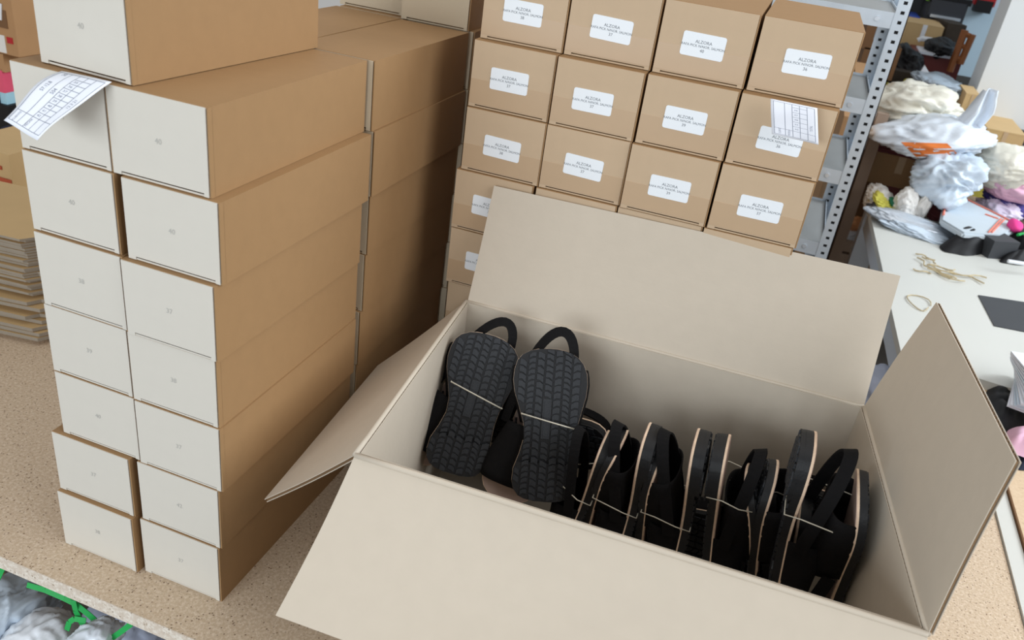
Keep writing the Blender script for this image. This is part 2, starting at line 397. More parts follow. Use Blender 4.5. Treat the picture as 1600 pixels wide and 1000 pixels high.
# ------------------------------------------------------------------ the open carton
FL, BLc, BR, FR = Vector((.1714, .0204, .3)), Vector((.1326, .4369, .3)), Vector((.7313, .4578, .3)), Vector((.7822, .0449, .3))
CT = empty('open_carton', (0, 0, 0), 'large open corrugated cardboard carton full of black sandals, flaps folded out', 'box')
TH = .0052
def board(name, p00, p10, p01, p11, inward, parent, bend=0, waves=70, flute='u', ragged=0, label=None):
    """corrugated board: outer face through the four corners, thickness towards 'inward'; liners and the wave between them"""
    p00, p10, p01, p11 = map(Vector, (p00, p10, p01, p11)); n = (p10-p00).cross(p01-p00).normalized()
    if n.dot(Vector(inward)) < 0: n = -n
    def pos(u, v, d=0):
        p = (p00.lerp(p10, u)).lerp(p01.lerp(p11, u), v)
        return p+n*(d+bend*math.sin(math.pi*v)*(.6+.4*math.sin(math.pi*u)))
    m = MB(); nu, nv = 12, 8
    t = .0009
    def slab(d0, d1):
        k = len(m.v)
        for d in (d0, d1):
            for i in range(nu+1):
                for j in range(nv+1): m.v.append(tuple(pos(i/nu, j/nv, d)))
        O = (nu+1)*(nv+1); ix = lambda i, j, o=0: k+o+i*(nv+1)+j
        for i in range(nu):
            for j in range(nv):
                m.f.append((ix(i, j), ix(i, j+1), ix(i+1, j+1), ix(i+1, j))); m.m.append(0); m.f.append((ix(i, j, O), ix(i+1, j, O), ix(i+1, j+1, O), ix(i, j+1, O))); m.m.append(0)
        for i in range(nu):
            for j in (0, nv): m.f.append((ix(i, j), ix(i+1, j), ix(i+1, j, O), ix(i, j, O))); m.m.append(0)
        for j in range(nv):
            for i in (0, nu): m.f.append((ix(i, j), ix(i, j+1), ix(i, j+1, O), ix(i, j, O))); m.m.append(0)
    slab(0, t); slab(TH-t, TH)
    k = len(m.v); N = waves*4
    for i in range(N+1):
        a = (math.sin(i/4*2*math.pi)*.5+.5)*(TH-2*t)+t
        for j in range(5):
            v = .002+j/4*.996
            m.v.append(tuple(pos(i/N, v, a) if flute == 'u' else pos(v, i/N, a)))
    for i in range(N):
        for j in range(4): m.f.append((k+i*5+j, k+(i+1)*5+j, k+(i+1)*5+j+1, k+i*5+j+1)); m.m.append(1)
    return m.build(name, ['kraft_carton', 'kraft_flute'], parent, label=label)
dn = Vector((0, 0, -.298)); cen = (FL+BR)/2
for nm, a, b in (('front_wall', FL, FR), ('back_wall', BLc, BR), ('left_wall', FL, BLc), ('right_wall', FR, BR)):
    mdl = (a+b)/2; board(nm, a, b, a+dn, b+dn, cen-mdl, CT, 0, 60)
MB().prism([(p.x, p.y, .001) for p in (FL, FR, BR, BLc)], (0, 0, .005)).build('bottom', 'kraft_carton', CT)
fo = Vector((.003, -.149, -.108))
board('flap', FL, FR, FL+Vector((-.0045, -.149, -.108)), FR+Vector((.012, -.149, -.108)), (0, .5, -1), CT, .011, 70)
tl = at(772, 290, 1, .497); tr_ = at(1407, 431, 1, .515)
board('flap', BLc+Vector((.003, 0, 0)), BR, tl, tr_, (0, 1, 0), CT, .004, 70)
lf = at(413, 780, 0, .040); lb = at(590, 571, 0, .018)
board('flap', FL, BLc, lf, lb, (0, 0, -1), CT, .003, 50)
def onsphere(px, py, o, rad):
    d = (FW+RT*((px-800)/FPX)-UP*((py-500)/FPX)).normalized(); c_ = CAM-o; b = d.dot(c_); q = b*b-(c_.dot(c_)-rad*rad)
    return CAM+d*(-b-math.sqrt(max(q, 0)))
for a_, b_ in ((FL, FR), (FL, BLc), (BLc, BR), (FR, BR)):
    mb = MB(); mb.tube([a_.lerp(b_, i/12)+Vector((0, 0, -.0012)) for i in range(13)], .0034, 8); mb.smooth = True; mb.build('fold_crease', 'kraft_carton', CT)
rb = onsphere(1463, 472, BR, .187); rf = onsphere(1587, 720, FR, .205)
board('flap', BR, FR, rb, rf, (1, 0, 0), CT, -.003, 50)

# ------------------------------------------------------------------ sandals
SL = .255
XS = [0, .012, .03, .07, .12, .2, .3, .4, .5, .6, .7, .78, .85, .91, .95, .98, .993, 1.0]
LAT = [.012, .024, .032, .0385, .041, .0410, .039, .0375, .039, .043, .0475, .0485, .047, .042, .035, .025, .016, .006]
MED = [.012, .024, .032, .0385, .041, .0405, .034, .0295, .031, .038, .0455, .0485, .048, .045, .039, .029, .019, .006]
def wid(t):
    return float(np.interp(t, XS, LAT)), float(np.interp(t, XS, MED))
def prof(t):  # rest curve of the sole along the foot
    return .007*max(0, 1-t/.5)**1.2*(1 if t < .5 else 0)+.009*max(0, (t-.72)/.28)**1.8
def layer(z0, z1, grow=0.0, t0=0, t1=1, m='rubber', name='outsole'):
    mb = MB(); ts = [t for t in np.unique(np.concatenate([XS, np.linspace(0, 1, 25)])) if t0 <= t <= t1]
    for t in ts:
        l, d = wid(t); l += grow; d += grow; x = t*SL+(grow if t > .99 else -grow if t < .01 else 0)
        for z in (z0, z1): mb.v += [(x, -l, prof(t)+z), (x, d, prof(t)+z)]
    for i in range(len(ts)-1):
        a = i*4; b = a+4
        for q in ((a, b, b+1, a+1), (a+2, a+3, b+3, b+2), (a, a+2, b+2, b), (a+1, b+1, b+3, a+3)): mb.f.append(q); mb.m.append(0)
    e = (len(ts)-1)*4; mb.f += [(0, 1, 3, 2), (e, e+2, e+3, e+1)]; mb.m += [0, 0]
    me = mb.mesh(name, m); me.polygons.foreach_set('use_smooth', [True]*len(me.polygons)); me.set_sharp_from_angle(angle=R(40)); return me
me_out = layer(-.012, -.0028)
me_heel = layer(-.0175, -.0119, -.0004, 0, .285, 'rubber', 'heel_block')
me_mid = layer(-.0030, -.0002, .0006, m='leather_edge', name='midsole')
me_in = layer(-.0002, .0006, -.001, m='insole', name='insole')
def tread():
    mb = MB(); rr = random.Random(5)
    def col(y0, y1, pitch, skew, ph):
        x = -.01+ph
        while x < SL+.01:
            xa, xb_ = x+.0011, x+pitch-.0011; g = .0011
            j = [rr.uniform(-.0009, .0009) for _ in range(4)]
            ym = (y0+y1)/2+rr.uniform(-.001, .001)
            pts = [(xa+j[0]-skew, y0+g), (xa+j[1]+.0018, ym), (xa+j[2]+skew, y1-g), (xb_+skew+j[3], y1-g), (xb_+.0018, ym), (xb_-skew+j[1], y0+g)]
            cx = sum(p[0] for p in pts)/6; cy = sum(p[1] for p in pts)/6; t = cx/SL
            x += pitch
            if not (.012 < t < .988): continue
            l, d = wid(t)
            if not (-l+.003 < cy < d-.003): continue
            q = []
            for px, py in pts:
                tt = min(max(px/SL, .006), .994); l, d = wid(tt); py = min(max(py, -l+.001), d-.001); q.append((tt*SL, py))
            if .40 < t < .68 and abs(cy-.002) < .006: continue
            z = -.012 if t > .285 else -.0175; k = len(mb.v)
            for px, py in q: mb.v.append((px, py, prof(px/SL)+z+.0004))
            for px, py in q: mb.v.append((cx+(px-cx)*.93, cy+(py-cy)*.93, prof(px/SL)+z-.0018))
            mb.f.append(tuple(range(k+6, k+12))); mb.m.append(0)
            for i in range(6): mb.f.append((k+i, k+(i+1) % 6, k+6+(i+1) % 6, k+6+i)); mb.m.append(0)
    ys = [-.052, -.040, -.0275, -.016, -.004, .008, .0195, .031, .043, .054]
    for i in range(len(ys)-1): col(ys[i], ys[i+1], [.0105, .0125, .0095, .012][i % 4], [.0022, -.002, .0028, -.0015, .002][i % 5], .004*(i % 3))
    # plate in the middle of the sole
    t0, t1 = .41, .67
    mb.box(t0*SL, t1*SL, -.0035, .0075, -.0134, -.0118); mb.box(t0*SL+.004, t1*SL-.004, -.0012, .0052, -.0142, -.0133)
    return mb.mesh('tread', 'rubber_tread')
me_tread = tread()
def vamp():
    mb = MB()
    def f(u, v):
        t = .50+.36*v+.03*math.sin(math.pi*u); l, d = wid(t); a = math.pi*u
        h = .046-.016*v
        side = -math.cos(a); sgn = -l if side < 0 else d
        y = (abs(side)**.75)*sgn*1.0 + (.0012 if side < 0 else -.0012)*abs(side)**3 + .008*math.sin(2*a)*(-1)
        z = h*(math.sin(a)**.8)-.0006
        tt = t-.10*(1-v)*math.sin(a)*.3
        return Vector((tt*SL, y, prof(t)+z))
    mb.grid(f, 22, 8, 0, .002); mb.smooth = True
    return mb.mesh('vamp', 'suede'), f
me_vamp, vf = vamp()
def sling(ext=-.007, hh=.034, flat=0):
    pts = []
    for i in range(25):
        a = i/24; th = math.pi*(a-.5)   # -90..90
        sx = math.cos(th)
        x = .52*SL-(.52*SL+ext)*sx**.72
        y = math.sin(th)*.042
        z = .012+hh*sx**.8
        pts.append(Vector((x, y, z)))
    mb = MB()
    for i, p in enumerate(pts):
        t = (pts[min(i+1, 24)]-pts[max(i-1, 0)]).normalized(); up = Vector((-.25, 0, 1)) if not flat else Vector((p.x-.12, p.y, -.02)); up = (up-t*up.dot(t)).normalized(); nn = t.cross(up)
        for a, b in ((-1, -1), (1, -1), (1, 1), (-1, 1)): mb.v.append(tuple(p+up*a*.0078+nn*b*.0013))
    for i in range(24):
        for q in range(4): mb.f.append((i*4+q, i*4+(q+1) % 4, i*4+4+(q+1) % 4, i*4+4+q)); mb.m.append(0)
    mb.f += [(0, 1, 2, 3), (96, 99, 98, 97)]; mb.m += [0, 0]
    return mb.mesh('slingback_strap', 'suede')
me_sling = sling(); me_sling_long = sling(.034, .03, 1)
def stitches():
    mb = MB()
    for v, in ((.05,), (.93,)):
        N = 60
        for i in range(2, N-2):
            if i % 2: continue
            p0 = vf(i/N, v); p1 = vf((i+1.15)/N, v); c_ = Vector((p0.x, 0, .005)); o1 = (p0-c_).normalized()*.0006
            mb.tube([p0+o1, p1+o1], .00055, 4)
    return mb.mesh('stitching', 'thread')
me_st = stitches()
def sandal(origin, X, Z, label, group, scale=1.0, mirror=False, wide=1.0, strap=None):
    X = Vector(X).normalized(); Z = Vector(Z); Z = (Z-X*Z.dot(X)).normalized(); Y = Z.cross(X)
    o = empty('sandal', (0, 0, 0), label, 'sandal', group)
    o.matrix_world = Matrix(((X.x, Y.x, Z.x, origin[0]), (X.y, Y.y, Z.y, origin[1]), (X.z, Y.z, Z.z, origin[2]), (0, 0, 0, 1))) @ Matrix.Diagonal((scale, scale*wide*(-1 if mirror else 1), scale, 1))
    s = inst(me_out, 'outsole', o); inst(me_tread, 'tread', s); inst(me_heel, 'heel_block', s)
    inst(me_mid, 'midsole', o)['label'] = 'tan leather edge'; inst(me_in, 'insole', o)['label'] = 'greyish pink leather insole'
    vp = inst(me_vamp, 'vamp', o); inst(me_st, 'stitching', vp); inst(strap or me_sling, 'slingback_strap', o)
    return o
def tie(pts, label, r=.0009):
    mb = MB(); mb.tube(pts, r, 5, closed=True); mb.smooth = True
    return mb.build('tie_string', 'string', label=label, cat='string', group='strings tying the sandals in pairs')
YF = .25
lines = {'s1': ((945, 683), (888, 815)), 's2': ((982, 686), (932, 828)), 's3': ((1011, 672), (970, 812)), 's4': ((1045, 700), (1014, 858)), 's5': ((1088, 682), (1055, 825)),
         's6': ((1138, 692), (1120, 870)), 's7': ((1160, 737), (1153, 900)), 's8': ((1220, 735), (1195, 915)), 's9': ((1250, 780), (1232, 870)), 's10': ((1275, 688), (1268, 905)), 's11': ((1335, 748), (1345, 960))}
info = {'s1': (1, True, 'single heel-up sandal just right of the two upturned soles'),
        's2': (-1, False, 'toe-up left sandal of the first upright pair beside the upturned soles'), 's3': (1, True, 'heel-up right sandal of the first upright pair beside the upturned soles'),
        's4': (-1, False, 'toe-up left sandal of the second upright pair in the carton'), 's5': (1, True, 'heel-up right sandal of the second upright pair in the carton'),
        's6': (-1, True, 'heel-up left sandal of the middle upright pair in the carton'), 's7': (1, False, 'toe-up right sandal of the middle upright pair in the carton'),
        's8': (-1, False, 'toe-up left sandal of the pair left of the tallest heel'), 's9': (1, True, 'heel-up right sandal of the pair left of the tallest heel'),
        's10': (-1, True, 'sandal with the tallest upright heel, near the right carton wall'), 's11': (1, False, 'rightmost sandal, stitched vamp leaning to the right carton wall')}
geo = {}
YF0 = YF
for k, (a, b) in lines.items():
    YF = .215 if k in ('s10', 's11') else YF0
    Tp = at(*a, 1, YF+.042); Bp = at(*b, 1, YF); side, heelup, lb_ = info[k]
    ax = (Tp-Bp); ax.y = 0; ax.normalize()
    sc_ = min(1.03, (Tp.z-.012)/(SL*ax.z)); sc_ = max(sc_, .90)
    lim = FR.x+(BR.x-FR.x)*((YF-.045)/(BR.y-.045))-(.030 if k == 's11' else .078)
    bx = (Tp-ax*SL*sc_).x
    if k in ('s10', 's11') and bx > lim:
        dx = lim-Tp.x; ax = Vector((-dx, 0, math.sqrt(max((SL*sc_)**2-dx*dx, .01)))).normalized()
    n = Vector((ax.z, 0, -ax.x))*(-side)
    org = Vector((Tp.x, YF+.042, Tp.z))-n*.006 if heelup else Vector((Tp.x, YF+.047, Tp.z))-ax*SL*sc_-n*.012
    sandal(org, -ax if heelup else ax, n, 'black tyre-soled '+lb_, 'sandals standing upright in the carton', sc_, mirror=(side > 0) ^ heelup)
    geo[k] = (Tp, ax, n, sc_, org)
YF = YF0
def pair_tie(kl, kr, f, label, YF=YF):
    Tl, al, nl, sl, ol = geo[kl]; Tr, ar, nr, sr, orr = geo[kr]
    pl = Tl-al*f; f2_ = (Tr.z-(pl.z-.004))/ar.z; q = Tr-ar*f2_
    z = (pl.z+q.z)/2
    ya, yb_ = YF-.003, YF+.092
    a0 = pl-nl*.019; b0 = q-nr*.019
    P = [Vector((a0.x, ya+.006, a0.z)), Vector((pl.x, ya, pl.z+.003)), Vector((q.x, ya, q.z+.002)), Vector((b0.x, ya+.006, b0.z-.004)), Vector((b0.x, yb_-.006, b0.z)), Vector((q.x, yb_, q.z)), Vector((pl.x, yb_, pl.z)), Vector((a0.x, yb_-.006, a0.z))]
    tie(P, label)
pair_tie('s2', 's3', .085, 'pale string around the first upright pair beside the upturned soles')
pair_tie('s4', 's5', .085, 'pale string around the second upright pair')
pair_tie('s6', 's7', .062, 'pale string around the middle upright pair')
pair_tie('s8', 's9', .070, 'pale string around the pair left of the tallest heel')
pair_tie('s10', 's11', .088, 'pale string around the rightmost pair', .215)
T1, a1 = geo['s1'][0], geo['s1'][1]
q = T1-a1*.085; tie([(q.x-.03, YF+.02, q.z), (q.x, YF-.003, q.z+.002), (q.x+.018, YF+.004, q.z-.006), (q.x+.018, YF+.085, q.z), (q.x, YF+.09, q.z), (q.x-.03, YF+.07, q.z)], 'pale string around the single sandal right of the upturned soles')
# the two pairs whose soles face the camera
for i, (t, b, yt) in enumerate((((768, 524), (704, 742), .350), ((864, 545), (846, 786), .345))):
    Tp = at(*t, 1, yt); d = None
    dr = (FW+RT*((b[0]-800)/FPX)-UP*((b[1]-500)/FPX)).normalized(); c_ = CAM-Tp; bb = dr.dot(c_); q2 = bb*bb-(c_.dot(c_)-(SL*.99)**2)
    Bp = CAM+dr*(-bb+math.sqrt(max(q2, 0))*(.25))
    X = (Tp-Bp); scl = X.length/SL; X.normalize(); view = ((Tp+Bp)/2-CAM).normalized(); Z = view-X*view.dot(X); Z.normalize(); Yd = Z.cross(X)
    nmx = ['left', 'right'][i]
    sandal(Bp+Z*.018, X, Z, 'black sandal of the %s leaning pair, tyre-tread sole turned to the camera' % nmx, 'sandals showing their tread soles', scl, mirror=True, wide=1.08/scl)
    # mate behind, heel up, foot side towards the first
    sgn = -Yd if Yd.x > 0 else Yd
    shift = sgn*(.030 if i == 0 else .022)
    sandal(Tp+Z*.056+shift*(-.3)-X*.004, -X+sgn*(.34 if i == 0 else .28), -Z, 'black sandal behind the %s tread sole, heel up, pinkish toe showing below' % nmx, 'mates of the leaning sandals', (.86 if i == 0 else .90), mirror=True, strap=me_sling_long)
    cpt = Tp.lerp(Bp, .45 if i == 0 else .50); Yr = -sgn
    f1 = cpt+sgn*.037-Z*.003+X*.014; f2 = cpt+Yr*.044-Z*.003-X*.003
    tie([f1, f1.lerp(f2, .5)-Z*.0015, f2, f2+Z*.06, f1+Z*.06], 'white string across the tread sole of the %s leaning pair' % nmx, .0011)

# further sandals packed low between and behind the upright ones
for i, (x, y, z, fl) in enumerate(((.395, .385, .052, 0), (.665, .392, .052, 1), (.40, .388, .145, 1), (.66, .395, .145, 0))):
    sandal((x if not fl else x, y, z), (1, 0, 0) if not fl else (-1, 0, 0), (0, 1, .0), 'black sandal on its side behind the upright row, %s' % ['lower left', 'lower right', 'upper left', 'upper right'][i], 'sandals packed behind the upright row', .98, mirror=bool(fl))
sandal((.165, .235, .026), (1, .1, 0), (0, 0, 1), 'black sandal lying flat low in front of the leaning pairs', 'sandals lying at the carton bottom', .98)
sandal((.41, .165, .026), (-1, .05, 0), (0, 0, 1), 'black sandal lying flat in the deep front left of the carton', 'sandals lying at the carton bottom', .98)

# ------------------------------------------------------------------ steel shelving behind the labelled boxes
YS = 1.6
SH = empty('steel_shelving', (0, 0, 0), 'galvanised slotted-angle shelving unit behind the labelled boxes', 'shelf')
pt = at(1418, 0, 1, YS); pb = at(1283, 400, 1, YS); px_ = (pt.x+pb.x)/2
def post(x, y, sy, nm='post'):
    mb = MB(); z0, z1 = FZ, 1.25; wd = .031; pitch = .022; z = z0
    # front face with slots: rails left and right and bridges between the slots
    mb.box(x-wd/2, x-.0045, y, y+.002, z0, z1); mb.box(x+.0045, x+wd/2, y, y+.002, z0, z1)
    while z < z1:
        mb.box(x-.0045, x+.0045, y, y+.002, z+.0075, min(z+pitch, z1)); z += pitch
    mb.box(x+wd/2-.002, x+wd/2, min(y, y+.031*sy), max(y+.002, y+.031*sy), z0, z1)
    mb.box(x-.0065, x+.0065, y+.0035, y+.0045, z0, z1, 1)
    return mb.build(nm, ['galvanised', 'black'], SH)
post(px_, YS, 1); post(px_, YS+.42, -1); post(-.45, YS, 1); post(-.45, YS+.42, -1)
for (qx, qy) in ((1378, 30), (1340, 166), (1306, 277), (1270, 388)):
    z = at(qx, qy, 1, YS).z
    mb = MB().box(-.45, px_-.015, YS+.002, YS+.004, z-.018, z+.018); mb.box(-.45, px_-.015, YS+.416, YS+.418, z-.018, z+.018)
    mb.box(px_-.004, px_-.002, YS+.004, YS+.416, z-.018, z+.018); mb.build('beam', 'galvanised', SH)
    MB().box(-.45, px_-.006, YS+.004, YS+.416, z-.002, z+.012).build('shelf_board', 'shelf_grey', SH)
    for bxs in (px_-.05, ):
        m2 = MB(); m2.tube([(bxs, YS-.001, z), (bxs, YS+.003, z)], .006, 8); m2.build('bolt', 'silver', SH)
zs = at(1340, 166, 1, YS).z+.012
def crate_box(name, px0, py0, px1, py1, Y, dpt, m, label, cat='box', group=None, rz=0, ground=None, tapes=None, seams=True):
    """an upright box whose front face spans the measured pixels at depth Y"""
    c0 = at((px0+px1)/2, py1, 1, Y); s = depth(c0)/FPX; wd = (px1-px0)*s; hh = (py1-py0)*s*1.08
    if ground is not None: hh += c0.z-ground; c0.z = ground
    o = empty(name, (c0.x, c0.y, c0.z), label, cat, group, rz)
    MB().box(-wd/2, wd/2, 0, dpt, 0, hh).build('body', m, o)
    if seams:
        MB().box(-wd/2-.0006, wd/2+.0006, -.0008, dpt+.0008, hh*.985, hh+.0015).build('lid', m, o)
        MB().box(-wd*.06, wd*.06, -.0018, -.0008, hh*.45, hh).build('tape_strip', tapes or 'tape', o)
    return o, wd, hh
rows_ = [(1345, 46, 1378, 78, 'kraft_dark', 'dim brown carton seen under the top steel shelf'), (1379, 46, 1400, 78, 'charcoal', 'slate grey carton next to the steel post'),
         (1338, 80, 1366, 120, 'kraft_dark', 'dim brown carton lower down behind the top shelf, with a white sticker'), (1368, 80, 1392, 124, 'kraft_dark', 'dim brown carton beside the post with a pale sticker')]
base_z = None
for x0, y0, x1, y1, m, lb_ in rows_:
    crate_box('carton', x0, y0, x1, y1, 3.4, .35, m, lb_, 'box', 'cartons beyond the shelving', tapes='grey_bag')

# ------------------------------------------------------------------ soft things
def blob(name, px, py, rx, ry, Y, ydep, m, label, cat, seed=0, crum=.25, rot=0, group=None, freq=2.2, sub=4, parent=None, flat=0, kind=None):
    """crumpled soft lump: rx, ry in pixels of the photograph at depth Y, ydep = half depth in metres"""
    c0 = at(px, py, 1, Y); s = depth(c0)/FPX; bm = bmesh.new(); bmesh.ops.create_icosphere(bm, subdivisions=sub, radius=1)
    ca, sa = math.cos(rot), math.sin(rot); off = Vector((seed*3.7, seed*1.3, seed*7.1))
    for v in bm.verts:
        p = v.co.copy(); n1 = noise.noise(p*freq*.5+off); w_ = p+Vector((n1, noise.noise(p*.9+off*2), noise.noise(p*.8-off)))*.55
        q1 = Vector((w_.x*.7, w_.y*2.0, w_.z*2.6)); q2 = Vector((w_.x*2.4, w_.y*1.2, w_.z*.8))
        n2 = abs(noise.noise(q1*freq*.62+off)); n3 = abs(noise.noise(q2*freq*.8-off)); n4 = abs(noise.noise(w_*freq*2.6+off))
        k = 1+crum*(1.3*n1-1.5*min(n2, .35)-.9*min(n3, .3)+.55-.22*n4)
        p *= k
        if flat and p.z < -flat: p.z = -flat+(p.z+flat)*.1
        x, z = p.x*rx*s, p.z*ry*s*1.05
        v.co = Vector((x*ca+z*sa, p.y*ydep, -x*sa+z*ca))
    me = bpy.data.meshes.new(name); bm.to_mesh(me); bm.free(); me.materials.append(M[m])
    me.polygons.foreach_set('use_smooth', [True]*len(me.polygons))
    o = bpy.data.objects.new(name, me); C.objects.link(o)
    if parent: o.parent = parent
    o.location = c0
    return tag(o, label, cat, group, kind)
def poly_sheet(name, pts, z, t, m, label, cat, group=None, parent=None, wave=.0, layers=1, mats=None):
    """folded sheet or slab lying flat: outline measured on the plane z"""
    P = [at(x, y, 2, z) for x, y in pts]; c_ = sum(P, Vector())/len(P)
    mb = MB(); 
    for l in range(layers):
        rr = random.Random(l*7+len(name)); j = [Vector((rr.uniform(-1, 1), rr.uniform(-1, 1), 0))*wave for _ in P]
        mb.prism([p+q+Vector((0, 0, t*l/layers)) for p, q in zip(P, j)], (0, 0, t/layers*.82), (l % len(mats)) if mats else 0)
    return mb.build(name, mats or m, parent, label=label, cat=cat, group=group)

# ------------------------------------------------------------------ white table at the right with the textile heap
ZW = .03
WT = empty('white_table', (0, 0, 0), 'white laminate table at the right holding bags, textiles and string ends', 'table')
c1 = at(1352, 300, 2, ZW); c2 = at(1462, 586, 2, ZW); c3 = at(1600, 613, 2, ZW); dv = (c3-at(1525, 590, 2, ZW)).normalized()
c2 = at(1525, 590, 2, ZW)-dv*.16; c3 = c2+dv*1.3; c4 = c1+dv*1.5
MB().prism([c1, c2, c3, c4], (0, 0, -.022)).build('tabletop', 'white_laminate', WT)
ed = (c2-c1).normalized(); nr_ = Vector((ed.y, -ed.x, 0)); nr_ = nr_ if nr_.x > 0 else -nr_
MB().prism([c1+nr_*.02-Vector((0, 0, .022)), c2+nr_*.02-Vector((0, 0, .022)), c2+nr_*.02-Vector((0, 0, .11)), c1+nr_*.02-Vector((0, 0, .11))], nr_*.02).build('apron', 'white_paint', WT)
for cc in (c1+nr_*.05+ed*.05, c2+nr_*.06-ed*.06, c3-nr_*.06-ed*.06, c4-nr_*.05+ed*.05):
    MB().box(cc.x-.035, cc.x+.035, cc.y-.035, cc.y+.035, FZ, ZW-.02).build('leg', 'white_paint', WT)
poly_sheet('black_mat', [(1528, 462), (1620, 476), (1640, 527), (1553, 510)], ZW, .003, 'charcoal', 'thin dark rectangular mat lying on the white table', 'mat')
r2 = random.Random(11)
for i in range(11):
    p = at(1420+r2.uniform(0, 62), 398+r2.uniform(0, 30), 2, ZW); a = r2.uniform(-.5, .9)-.6; L = r2.uniform(.05, .13)
    pts = [p+Vector((math.cos(a+.25*math.sin(q*1.3+i))*L*q/6, math.sin(a+.25*math.sin(q+i))*L*q/6, .003+.002*math.sin(q*1.5+i)+.0006*i)) for q in range(7)]
    mb = MB(); mb.tube(pts, .0022, 5); mb.build('string_end', 'twine', label='beige string end in the tangle on the white table', cat='string', group='string ends on the white table')
p = at(1437, 473, 2, ZW+.003); mb = MB(); mb.tube([p+Vector((.028*math.cos(a*.42)+.006*math.sin(a*.8), .05*math.sin(a*.42), .001*math.sin(a))) for a in range(15)], .0016, 5)
mb.build('string_loop', 'twine', label='small loop of beige string on the white table above the carton flap', cat='string')
# stack of fanned leaflets, black cloth, pink paper and navy cloth on the chipboard table at the right edge
rl = random.Random(4)
for i in range(12):
    c_ = Vector((1.275, 1.165, .046+i*.0062)); a = -.25+i*.045+rl.uniform(-.02, .02)
    mb = MB(); X = Matrix.Translation(c_) @ Matrix.Rotation(a, 4, 'Z'); mb.box(-.14, .16, -.10, .10, 0, .0035, 0, X)
    mb.build('leaflet', ['paper', 'blue_bag'][1 if i in (2, 3, 7) else 0], label='%s %s leaflet of the fanned pile at the right edge' % ('topmost' if i == 11 else ORD[i]+(' lowest' if i else ''), 'blue' if i in (2, 3, 7) else 'white'), cat='leaflet', group='fanned leaflets at the right edge')
def cloth(name, cx, cy, rx, ry, z, h, m, label, cat='cloth', seed=1, rot=0, group=None, parent=None, px=True, fold=2.6):
    """crumpled cloth lying on a surface at height z; cx.. in pixels measured on that surface"""
    c0 = at(cx, cy, 2, z) if px else Vector((cx, cy, z)); s = 1.0
    if px:
        e1 = at(cx+rx, cy, 2, z)-c0; e2 = at(cx, cy-ry, 2, z)-c0
    else: e1 = Vector((rx, 0, 0)); e2 = Vector((0, ry, 0))
    mb = MB()
    def f(u, v):
        a = u*2*math.pi; r = v; nn = 1+.22*noise.noise(Vector((math.cos(a)*1.6, math.sin(a)*1.6, seed*5.1)))
        x, y = math.cos(a+rot)*r*nn, math.sin(a+rot)*r*nn
        zz = h*(1-r**3)*(.62+.75*noise.noise(Vector((x*fold*.35, y*fold*.5, seed*3.3)))+.35*abs(noise.noise(Vector((x*fold, y*fold*.9, seed)))))
        return c0+e1*x+e2*y+Vector((0, 0, max(zz, .0008)))
    mb.grid(f, 40, 14, 0, None); mb.smooth = True
    k = len(mb.v)
    return mb.build(name, m, parent, label=label, cat=cat, group=group)
cloth('black_cloth', 1568, 640, 42, 40, .009, .035, 'black', 'crumpled black cloth right of the carton flap', seed=2)
cloth('navy_cloth', 1600, 722, 20, 14, .009, .03, 'navy', 'dark navy cloth scrap at the right edge below the pink paper', seed=5)
cloth('pink_paper', 1606, 690, 40, 24, .03, .03, 'pink', 'pale pink tissue at the right edge over the black cloth', 'paper', seed=6)

# heap on the white table: far to near
YT = 2.35
def on(px, py, z=ZW): return at(px, py, 2, z).y
def lump(name, px, py, rx, ry, m, label, cat='bag', seed=0, crum=.25, rot=0, Y=None, yd=.12, flat=0, group=None, freq=2.2, sub=5, zb=ZW):
    if Y is None: Y = at(px, py+ry*.95, 2, zb).y+yd*.7     # resting on the table or the heap at height zb
    return blob(name, px, py, rx, ry, Y, yd, m, label, cat, seed, crum, rot, group, freq, sub, None, flat)
# plain brown table beyond the white one, hidden under the heap
FT = empty('rear_table', (0, 0, 0), 'brown table beyond the white one, buried under bags and cartons', 'table')
MB().box(1.02, 2.6, 2.66, 3.14, -.02, ZW).build('tabletop', 'pallet', FT)
for x in (1.1, 2.5):
    for y in (2.74, 3.06): MB().box(x-.03, x+.03, y-.03, y+.03, FZ, -.02).build('leg', 'pallet', FT)
# cardboard boxes carrying the far bags
ct_, ctw, cth = crate_box('carton', 1350, 248, 1440, 292, at(1395, 292, 2, ZW).y, .35, 'kraft', 'open brown carton under the sheaf of maroon sheets', 'box')
mb = MB()
for i in range(7):
    X = Matrix.Translation(ct_.location+Vector((.01+.004*(i % 3), .10-.006*(i % 2), cth+.004+i*.0085))) @ Matrix.Rotation(R(4), 4, 'Y')
    m_ = MB(); m_.grid(lambda u, v: X @ Vector(((u-.5)*.26, (v-.5)*.24, .008*math.cos((u-.5)*3))), 10, 2, 0, .0065); m_.smooth = True
    m_.build('maroon_sheet', 'maroon', label='%s maroon leather sheet of the sheaf on the brown carton' % (['bottom']+ORD[1:6]+['topmost'])[i], cat='sheet', group='maroon sheets')
tub, tw, th_ = crate_box('storage_tub', 1334, 196, 1392, 236, 2.95, .3, 'white_plastic', 'white plastic storage tub behind the steel post', 'tub', seams=False)
MB().box(-tw/2-.012, tw/2+.012, -.012, .312, th_-.012, th_+.006).build('rim', 'white_plastic', tub)
crate_box('carton', 1500, 150, 1520, 176, 3.0, .2, 'tan_card', 'small tan carton against the pale wall end', 'box', ground=ZW)
crate_box('carton', 1535, 208, 1590, 232, 2.9, .3, 'tan_card', 'flat tan carton below the dark wall trim', 'box', ground=ZW)
crate_box('carton', 1500, 232, 1552, 262, 2.85, .3, 'yellow', 'yellowish printed carton between the carrier bag and the cream bag', 'box', tapes='olive', ground=ZW)
